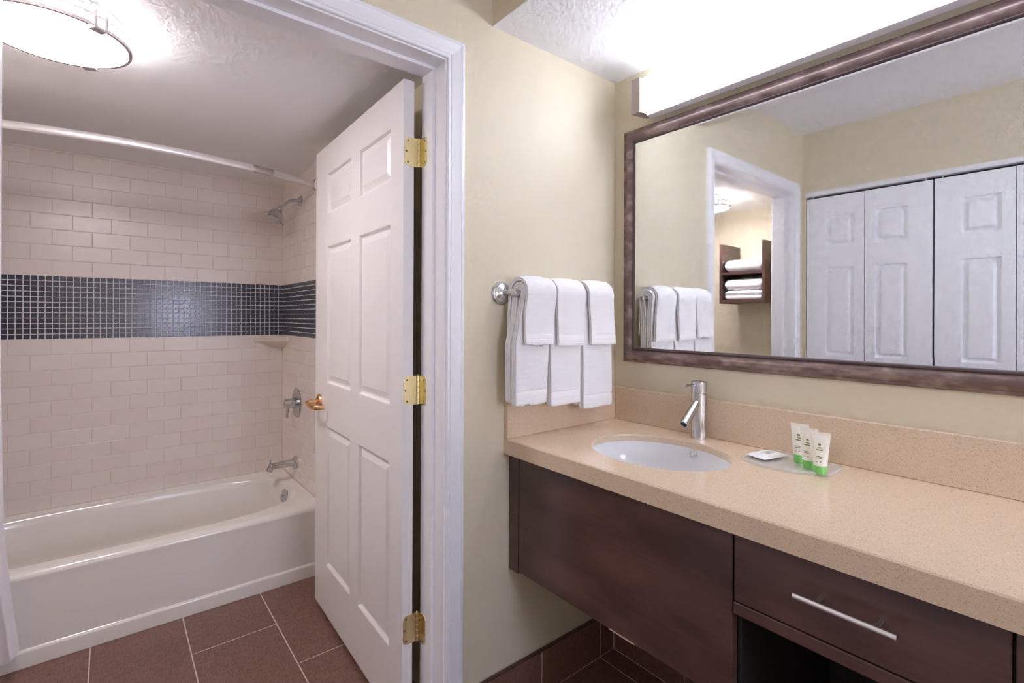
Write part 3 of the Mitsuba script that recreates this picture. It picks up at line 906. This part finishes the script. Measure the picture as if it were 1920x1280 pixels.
# ---- amenities
ZT0 = ZC + 0.0006
Ty = thing('amenity_tray', 'clear glass tray on the countertop under the soap and tubes', 'tray')
ctl = smooth_path([(1.368, 0.662), (1.344, 0.600), (1.350, 0.530), (1.392, 0.452)], 24)
outl = Polygon([tuple(q) for q in ctl] + [(1.493, 0.452), (1.522, 0.630), (1.505, 0.655)]).buffer(-0.006).buffer(0.006)
inl = outl.buffer(-0.010)
tr = trimesh.util.concatenate([prism(outl, ZT0, ZT0 + 0.004)])
ring = prism(outl.difference(outl.buffer(-0.004)), ZT0 + 0.004, ZT0 + 0.009)
put(f'{Ty}__dish', mikit.ply(cat(tr), TRAYM)['filename'] and cat(tr), TRAYM)
put(f'{Ty}__rim', ring, TRAYM)
used[f'{Ty}__dish'] = used[f'{Ty}__rim'] = 1
ZTR = ZT0 + 0.0045

So = thing('soap', 'small white wrapped soap lying on the left end of the glass tray', 'soap')
ng = 30
gu = np.linspace(-1, 1, ng)
U, Vv = np.meshgrid(gu, gu, indexing='ij')
hgt = 0.0085 * (1 - np.abs(U) ** 4) ** 0.6 * (1 - np.abs(Vv) ** 4) ** 0.6
top = np.stack([U * 0.047, Vv * 0.030, 0.0045 + hgt + 0.0006 * meshkit.noise(np.stack([U * 6, Vv * 6, U * 0], -1), 3)], -1)
bot = np.stack([U * 0.047, Vv * 0.030, 0.0040 - hgt * 0.45], -1)
ii = np.arange(ng * ng).reshape(ng, ng)
q4 = np.stack([ii[:-1, :-1], ii[1:, :-1], ii[1:, 1:], ii[:-1, 1:]], -1).reshape(-1, 4)
f3 = np.vstack([q4[:, [0, 1, 2]], q4[:, [0, 2, 3]]])
ma = trimesh.Trimesh(top.reshape(-1, 3), f3, process=False)
mb = trimesh.Trimesh(bot.reshape(-1, 3), f3[:, ::-1], process=False)
mm = trimesh.transformations.rotation_matrix(math.radians(-14), [0, 0, 1])
mm[:3, 3] = (1.437, 0.623, ZTR)
part(So, 'wrapper', moved(cat(ma, mb), mm), SOAPM, 40)
pl = [cbox(-0.012, 0.018, -0.0095, -0.0035, 0.0139, 0.0141), cbox(-0.02, 0.024, 0.001, 0.0025, 0.0139, 0.0141), cbox(-0.016, 0.020, 0.005, 0.0062, 0.0139, 0.0141)]
part(So, 'print', moved(cat(*pl), mm), PRINTG, label='faint grey-green print')

lab3 = ['small white toiletry tube with a green cap, farthest back of three', 'small white toiletry tube with a green cap, middle of three', 'small white toiletry tube with a green cap, nearest the tray front']
for (tx, ty), lab, ro in zip(((1.4590, 0.5470), (1.4190, 0.5095), (1.3900, 0.4730)), lab3, (4, -3, 6)):
    k = thing('toiletry_tube', lab, 'tube', 'green-capped tubes on the tray')
    R0 = trimesh.transformations.rotation_matrix(math.radians(ro), [0, 0, 1]); R0[:3, 3] = (tx, ty, ZTR)
    part(k, 'cap', moved(lathe([(0, 0), (0.0128, 0), (0.0138, 0.001), (0.0142, 0.020), (0.0132, 0.0215), (0, 0.0215)], n=32), R0), GREEN, 35)
    ta = np.linspace(0, 2 * PI, 40, endpoint=False)

    def sec(q):
        """half-thickness along x, half-width along y at the height fraction q"""
        return 0.0148 * (1 - q) ** 0.8 + 0.0009, 0.0148 + 0.0075 * q
    rg = []
    for q in np.linspace(0, 1, 12):
        hx_, hy_ = sec(q)
        rg.append([(hx_ * math.cos(a), hy_ * math.sin(a), 0.0215 + 0.074 * q) for a in ta])
    for z_ in (0.0965, 0.1035):
        rg.append([(0.0009 * np.sign(math.cos(a)) * min(1, abs(math.cos(a)) * 3), 0.0223 * math.sin(a) if abs(math.cos(a)) > 0.05 else 0.0223 * np.sign(math.sin(a)), z_) for a in ta])
    part(k, 'body', moved(loft(rg), R0), TUBEM, 40)
    marks = []
    for q, y0_, y1_, h_ in ((0.66, -0.0025, 0.0035, 0.006), (0.585, -0.005, 0.004, 0.0025), (0.51, -0.007, 0.007, 0.0030), (0.30, -0.0065, 0.006, 0.0016), (0.25, -0.006, 0.0065, 0.0016), (0.13, -0.0055, 0.0075, 0.0018)):
        hx_, hy_ = sec(q)
        z_ = 0.0215 + 0.074 * q
        hx2, _ = sec(q + h_ / 0.074)
        b = cbox(-0.0004, 0.0002, y0_, y1_, 0, h_)
        sl_ang = math.atan2(hx_ - hx2, h_)
        b.apply_transform(trimesh.transformations.rotation_matrix(sl_ang, [0, 1, 0]))
        b.apply_translation([-hx_ * math.sqrt(1 - (max(abs(y0_), abs(y1_)) * 0.6 / hy_) ** 2), 0, z_])
        marks.append(b)
    part(k, 'print', moved(cat(*marks), R0), PRINT, label='small olive print')

# ================================================================ BATHROOM
Bt = thing('bathtub', 'white enamel bathtub with a straight apron along the tiled wall', 'bathtub')
ZR = 0.350
nt = 96
tt_ = np.linspace(0, 2 * PI, nt, endpoint=False)


def sup(cx, cy, a, b, e, z, ex=None):
    c, s = np.cos(tt_), np.sin(tt_)
    e2 = np.where(c > 0, e, ex if ex else e)
    return np.column_stack([cx + a * np.sign(c) * np.abs(c) ** (2 / e2), cy + b * np.sign(s) * np.abs(s) ** (2 / e2), np.full(nt, z)])


TXC, TYC = (XBL + XBR) / 2, (YA + YK) / 2
X0, X1 = XBL + 0.002, XBR - 0.0075


def rect_ring(x0, x1, y0, y1, z):
    c, s = np.cos(tt_), np.sin(tt_)
    k = 1 / np.maximum(np.abs(c), np.abs(s))
    return np.column_stack([(x0 + x1) / 2 + (x1 - x0) / 2 * c * k, (y0 + y1) / 2 + (y1 - y0) / 2 * s * k, np.full(nt, z)])


Y1 = YK - 0.0065
bx, by = 0.083, 2.927
R_ = [rect_ring(X0, X1, YA + 0.008, Y1, 0.0), rect_ring(X0, X1, YA + 0.008, Y1, 0.28)]
for q in np.linspace(0, PI / 2, 9):
    R_.append(rect_ring(X0, X1, YA + 0.004 + 0.024 * (1 - math.cos(q)), Y1, ZR - 0.026 + 0.026 * math.sin(q)))
a0, b0 = 0.715, 0.325
for da, dz in ((0.0, 0.3500), (0.008, 0.3485), (0.017, 0.342), (0.024, 0.331), (0.030, 0.31), (0.045, 0.24), (0.065, 0.16), (0.095, 0.105), (0.14, 0.075), (0.22, 0.062), (0.30, 0.058)):
    R_.append(sup(bx, by, a0 - da, b0 - da * 0.72, 3.2 if da < 0.05 else 3.0, dz, 4.0))
tub = loft(R_, True, True)
part(Bt, 'basin', tub, PORCELAIN, 32)
ap = [(YA + 0.0085, 0.0), (YA + 0.0085, 0.0001), (YA + 0.002, 0.0), (YA, 0.002), (YA, 0.055), (YA + 0.002, 0.061), (YA + 0.006, 0.066), (YA + 0.0085, 0.068)]
am = loft([[(X0, y, z) for y, z in ap], [(X1, y, z) for y, z in ap]])
part(Bt, 'apron_base', am, PORCELAIN, 40)
oc = np.array([bx + a0 - 0.040, 2.922, 0.303])
part(Bt, 'overflow_plate', lathe([(0, 0.006), (0.006, 0.006), (0.010, 0.004), (0.030, 0.0035), (0.036, 0.0), (0.036, -0.002), (0, -0.002)], oc, (-1, -0.28, 0.26), 32), CHROME, 30, label='chrome overflow plate')
part(Bt, 'overflow_knob', lathe([(0, 0.006), (0.006, 0.006), (0.006, 0.016), (0.004, 0.019), (0, 0.02)], oc, (-1, -0.28, 0.26), 20), CHROME, 30)
part(Bt, 'drain', lathe([(0, 0.0015), (0.026, 0.0015), (0.030, 0.0), (0, 0.0)], (0.60, by, 0.060)), CHROME, 30)

Ro = thing('shower_curtain_rod', 'curved satin metal shower rod across the tub below the ceiling', 'curtain rod')
xm_, ha = (XBL + XBR) / 2, (XBR - XBL) / 2
rp = [(xm_ + ha * q * 0.985, 2.645 - 0.170 * (1 - q * q), 1.988) for q in np.linspace(-1, 1, 60)]
part(Ro, 'rod', sweep(rp, 0.0085, 20, 0.0165, up=(0, 0, 1)), RODM, 40)
for sx in (-1, 1):
    xw = XBR - 0.0065 if sx > 0 else XBL + 0.0005
    part(Ro, 'flange', cbox(min(xw, xw - sx * 0.016), max(xw, xw - sx * 0.016), 2.645 - 0.02, 2.645 + 0.02, 1.962, 2.018, 0.004), NICKEL)
part(Ro, 'sleeve', sweep([(xm_ + ha * q, 2.645 - 0.170 * (1 - q * q), 1.988) for q in np.linspace(0.56, 0.68, 6)], 0.0093, 20, 0.0172, up=(0, 0, 1)), NICKEL, 40, label='darker joint sleeve')

Cu = thing('shower_curtain', 'white fabric shower curtain bunched outside the tub at the left edge', 'shower curtain')
nu, nv = 70, 60
gr = []
for j in range(nv + 1):
    q = j / nv
    z = 1.965 - q * (1.965 - 0.045)
    right = -0.306 + 0.026 * max(0, (q - 0.35) / 0.65) + 0.030 * max(0, (q - 0.75) / 0.25) ** 1.0
    row = []
    for i in range(nu + 1):
        u = i / nu
        x = -0.655 + (right + 0.655) * u
        yt = 2.645 - 0.170 * (1 - ((x - xm_) / ha) ** 2)
        y = (yt - 0.004) * (1 - min(1, q * 1.6)) + (2.478) * min(1, q * 1.6)
        amp = 0.010 + 0.016 * q
        y += amp * math.sin(u * 2 * PI * 6 + 0.8 * math.sin(q * 3)) + 0.006 * math.sin(q * 9 + u * 5) * q
        zz_ = z + (0.03 * (1 - u) ** 2 + 0.012 * math.sin(u * 15)) * q - 0.0 * u
        if u > 0.9 and q > 0.9:
            zz_ += 0.045 * (q - 0.9) / 0.1 * (u - 0.9) / 0.1
        row.append((x, min(y, YA - 0.008) if q > 0.55 else y, zz_))
    gr.append(row)
G = np.array(gr)
ii = np.arange((nv + 1) * (nu + 1)).reshape(nv + 1, nu + 1)
q4 = np.stack([ii[:-1, :-1], ii[1:, :-1], ii[1:, 1:], ii[:-1, 1:]], -1).reshape(-1, 4)
cm = trimesh.Trimesh(G.reshape(-1, 3), np.vstack([q4[:, [0, 1, 2]], q4[:, [0, 2, 3]]]), process=False)
part(Cu, 'cloth', cm, CURTAIN, True)
for i in range(6):
    x = -0.64 + i * 0.062
    yt = 2.645 - 0.170 * (1 - ((x - xm_) / ha) ** 2)
    an = np.linspace(0, 2 * PI, 25)
    part(Cu, 'ring', sweep([(x + 0.004 * math.sin(a), yt + 0.018 * math.cos(a), 1.982 + 0.027 * math.sin(a)) for a in an], 0.0014, 8, up=(1, 0, 0)), CHROME, 40)

Sh = thing('showerhead', 'chrome bell-shaped shower head on a bent arm near the ceiling', 'shower head')
part(Sh, 'flange', lathe([(0, 0), (0.030, 0), (0.030, 0.003), (0.022, 0.009), (0.012, 0.014), (0, 0.014)], (XBR - 0.0065, 2.925, 1.957), (-1, 0, 0)), CHROME, 30)
part(Sh, 'arm', sweep(smooth_path([(XBR - 0.008, 2.925, 1.957), (XBR - 0.040, 2.925, 1.955), (XBR - 0.075, 2.925, 1.941), (XBR - 0.105, 2.925, 1.912), (XBR - 0.113, 2.925, 1.900)], 24), 0.0085, 18), CHROME, 40)
hd = np.array([-0.545, 0, -0.838])
part(Sh, 'head', lathe([(0, -0.004), (0.013, -0.004), (0.016, 0.002), (0.016, 0.012), (0.013, 0.016), (0.020, 0.021), (0.029, 0.030), (0.034, 0.044), (0.037, 0.058), (0.043, 0.068), (0.052, 0.075), (0.054, 0.080), (0.050, 0.083), (0.044, 0.081), (0, 0.081)], (XBR - 0.112, 2.925, 1.903), hd, 44), CHROME, 30)
part(Sh, 'spray_face', lathe([(0, 0.0812), (0.043, 0.0812), (0.043, 0.0822), (0, 0.0830)], (XBR - 0.112, 2.925, 1.903), hd, 36), NICKEL, 30)
part(Sh, 'knob', lathe([(0, 0), (0.005, 0), (0.005, 0.012), (0, 0.013)], np.array([XBR - 0.112, 2.925, 1.903]) + hd * 0.074 + np.array([0.838, 0, -0.545]) * 0.048, (0.838, 0, -0.545), 14), CHROME, 30)

Va = thing('shower_valve', 'chrome shower valve with a large round plate on the tiled wall', 'shower valve')
vc = (XBR - 0.0065, 2.990, 0.802)
part(Va, 'plate', lathe([(0, 0.009), (0.030, 0.009), (0.070, 0.007), (0.084, 0.004), (0.088, 0.0), (0, 0.0)], vc, (-1, 0, 0), 52), CHROME, 30)
part(Va, 'hub', lathe([(0, 0.006), (0.030, 0.006), (0.030, 0.030), (0.027, 0.032), (0.027, 0.062), (0.025, 0.065), (0, 0.066)], vc, (-1, 0, 0), 40), CHROME, 30)
part(Va, 'lever', sweep([(vc[0] - 0.050, vc[1], vc[2] - 0.022), (vc[0] - 0.053, vc[1], vc[2] - 0.082)], [0.0055, 0.0062], 14), CHROME, 40)

Sp = thing('tub_spout', 'chrome bathtub spout with a lift knob above the tub rim', 'tub spout')
part(Sp, 'flange', lathe([(0, 0), (0.034, 0), (0.035, 0.003), (0.034, 0.014), (0.030, 0.018), (0, 0.018)], (XBR - 0.0065, 2.995, 0.456), (-1, 0, 0)), CHROME, 30)
sp_ = [(XBR - 0.012, 2.995, 0.459), (XBR - 0.060, 2.995, 0.4585), (XBR - 0.110, 2.995, 0.458), (XBR - 0.150, 2.995, 0.457), (XBR - 0.153, 2.995, 0.4568)]
part(Sp, 'spout', sweep(sp_, [0.0195, 0.0185, 0.0175, 0.017, 0.013], 24, up=(0, 1, 0)), CHROME, 40)
part(Sp, 'nozzle', lathe([(0, -0.020), (0.013, -0.020), (0.018, -0.014), (0.0185, 0.022), (0.017, 0.026), (0.015, 0.026), (0.014, 0.018), (0, 0.018)], (XBR - 0.143, 2.995, 0.454), (-0.45, 0, -0.89), 28), CHROME, 30)
part(Sp, 'lift_knob', lathe([(0, 0), (0.004, 0), (0.004, 0.012), (0.006, 0.014), (0.006, 0.018), (0, 0.019)], (XBR - 0.146, 2.995, 0.474), n=16), CHROME, 30)

Cs = thing('corner_shelf', 'cream ceramic corner shelf below the mosaic band', 'corner shelf')
cx_, cy_ = XBR - 0.0068, YK - 0.0068
part(Cs, 'ledge', eased_prism(Polygon([(cx_, cy_), (cx_ - 0.165, cy_), (cx_ - 0.165, cy_ - 0.006), (cx_ - 0.006, cy_ - 0.160), (cx_, cy_ - 0.160)]), 1.150, 1.180, 0.003), ALMOND)
part(Cs, 'corbel', loft([[(cx_, cy_, 1.105), (cx_ - 0.012, cy_, 1.105), (cx_, cy_ - 0.012, 1.105)], [(cx_, cy_, 1.1498), (cx_ - 0.135, cy_, 1.1498), (cx_, cy_ - 0.130, 1.1498)]]), ALMOND)

# ---- bathroom ceiling lamp
La = thing('ceiling_lamp', 'round white drum lamp with nickel rings on the bathroom ceiling', 'ceiling lamp')
lx, ly = -0.118, 1.808
part(La, 'pan', lathe([(0, 0), (0.150, 0), (0.152, -0.003), (0.152, -0.012), (0.145, -0.014), (0, -0.014)], (lx, ly, ZBC - 0.0005), n=72), TRIM, 30)
part(La, 'diffuser', turned([(0, 2.0505), (0.130, 2.0508), (0.152, 2.0530), (0.156, 2.0560), (0.1575, 2.062), (0.1575, 2.096), (0.154, 2.1025)], (lx, ly, 0), n=72), LAMPOFF, 30, label='glowing white glass drum', **emit(BATH_LIGHT))
for z0_, z1_ in ((2.0495, 2.0580), (2.076, 2.083)):
    part(La, 'ring', lathe([(0.1590, z0_), (0.1665, z0_), (0.1665, z1_), (0.1590, z1_), (0.1590, z0_)], (lx, ly, 0), n=96), NICKEL, 30)
for a in (math.radians(-55), math.radians(65), math.radians(185)):
    bk = cat(cbox(0.1665, 0.1725, -0.017, -0.009, 2.046, 2.104, 0.001), cbox(0.1665, 0.1725, 0.009, 0.017, 2.046, 2.104, 0.001), cbox(0.1668, 0.1715, -0.016, 0.016, 2.044, 2.052, 0.001), cbox(0.148, 0.1715, -0.016, 0.016, 2.0440, 2.0480, 0.001), cbox(0.150, 0.1715, -0.016, 0.016, 2.1035, 2.1065, 0.001))
    R0 = trimesh.transformations.rotation_matrix(a, [0, 0, 1]); R0[:3, 3] = (lx, ly, 0)
    part(La, 'bracket', moved(bk, R0), NICKEL)

# ---- towel shelf on the left bathroom wall (seen in the mirror)
Sf = thing('towel_shelf', 'dark brown wall shelf with folded towels, reflected in the mirror', 'wall shelf')
sx0, sx1 = XBL + 0.0005, -0.401
sy0, sy1 = 1.527, 1.850
part(Sf, 'side_board', cbox(sx0, sx1, sy1 - 0.019, sy1, 1.405, 1.838, 0.0015), WOOD)
part(Sf, 'side_board', cbox(sx0, sx1, sy0, sy0 + 0.019, 1.405, 1.838, 0.0015), WOOD)
part(Sf, 'shelf_board', cbox(sx0, sx1 - 0.004, sy0 + 0.019, sy1 - 0.019, 1.412, 1.432, 0.001), WOOD)
part(Sf, 'shelf_board', cbox(sx0, sx1 - 0.004, sy0 + 0.019, sy1 - 0.019, 1.612, 1.633, 0.001), WOOD)


def folded(y0, y1, z0, z1, seed, layers=2):
    """folded towel lying on a shelf: rounded fold to the front (+x)"""
    xb, xf = sx0 + 0.015, sx1 - 0.022
    h = z1 - z0
    lp_ = []
    for l in range(layers):
        c = z0 + h * (l + 0.5) / layers
        for a in np.linspace(-PI / 2, PI / 2, 12)[(0 if l == 0 else 1):]:
            lp_.append((xf - h / layers * 0.5 + math.cos(a) * h / layers * 0.6, c + math.sin(a) * h / layers * 0.5))
    lp_ += [(x, z1) for x in np.linspace(xf - h * 0.3, xb, 12)[1:]] + [(x, z0) for x in np.linspace(xb, xf - h * 0.3, 12)[:-1]]
    lp_ = np.array(lp_)
    c0 = np.array([(xb + xf) / 2, (z0 + z1) / 2])
    rg = []
    ys = np.concatenate([[0, 0.01, 0.03, 0.07], np.linspace(0.12, 0.88, 16), [0.93, 0.97, 0.99, 1]])
    for t_ in ys:
        e = min(t_, 1 - t_)
        sc = 1 - 0.35 * max(0, 1 - e / 0.07) ** 2
        q = lp_.copy()
        q[:, 1] = c0[1] + (q[:, 1] - c0[1]) * sc
        q[:, 0] = q[:, 0] - (1 - sc) * 0.02
        y = y0 + (y1 - y0) * t_
        w = (meshkit.fbm(np.column_stack([q[:, 0] * 25, np.full(len(q), y * 25), q[:, 1] * 25]), 3, seed) - 0.5) * 0.006
        q = q + np.column_stack([w, np.minimum(w, 0) * (q[:, 1] > c0[1])])
        rg.append(np.column_stack([q[:, 0], np.full(len(q), y), q[:, 1]]))
    return loft(rg)


for lab, z0_, z1_, sd_, ly_ in (('white folded towel alone on the upper board of the shelf', 1.6345, 1.722, 1, 1), ('white folded towel on the lower board, upper of two', 1.500, 1.582, 2, 1), ('white folded towel on the lower board, lower of two', 1.4335, 1.4985, 3, 2)):
    k = thing('folded_towel', lab, 'towel', 'towels on the wall shelf')
    part(k, 'cloth', folded(sy0 + 0.024, sy1 - 0.030, z0_, z1_, sd_, ly_), TOWEL, True)

# ---- added fill lamp, unseen, stands in for cool light from behind the camera
Fl = thing('added_fill_lamp', 'added fill lamp with a white drum shade, unseen behind the viewer', 'fill lamp')
qx, qy = 0.75, -1.80
part(Fl, 'base', lathe([(0, 0), (0.14, 0), (0.14, 0.012), (0.13, 0.02), (0.02, 0.028), (0, 0.028)], (qx, qy, 0.0005)), NICKEL, 30)
part(Fl, 'pole', sweep([(qx, qy, 0.02), (qx, qy, 1.30)], 0.011, 16), NICKEL, 40)
part(Fl, 'shade', turned([(0.20, 1.58), (0.235, 1.12)], (qx, qy, 0), n=48), LAMPOFF, 30, **emit(FILL_LIGHT))
part(Fl, 'shade_lid', lathe([(0, 1.581), (0.202, 1.581), (0.202, 1.586), (0, 1.586)], (qx, qy, 0), n=48), DARK, 30)
part(Fl, 'shade_tray', lathe([(0, 1.114), (0.236, 1.114), (0.236, 1.119), (0, 1.119)], (qx, qy, 0), n=48), LAMPOFF, 30)
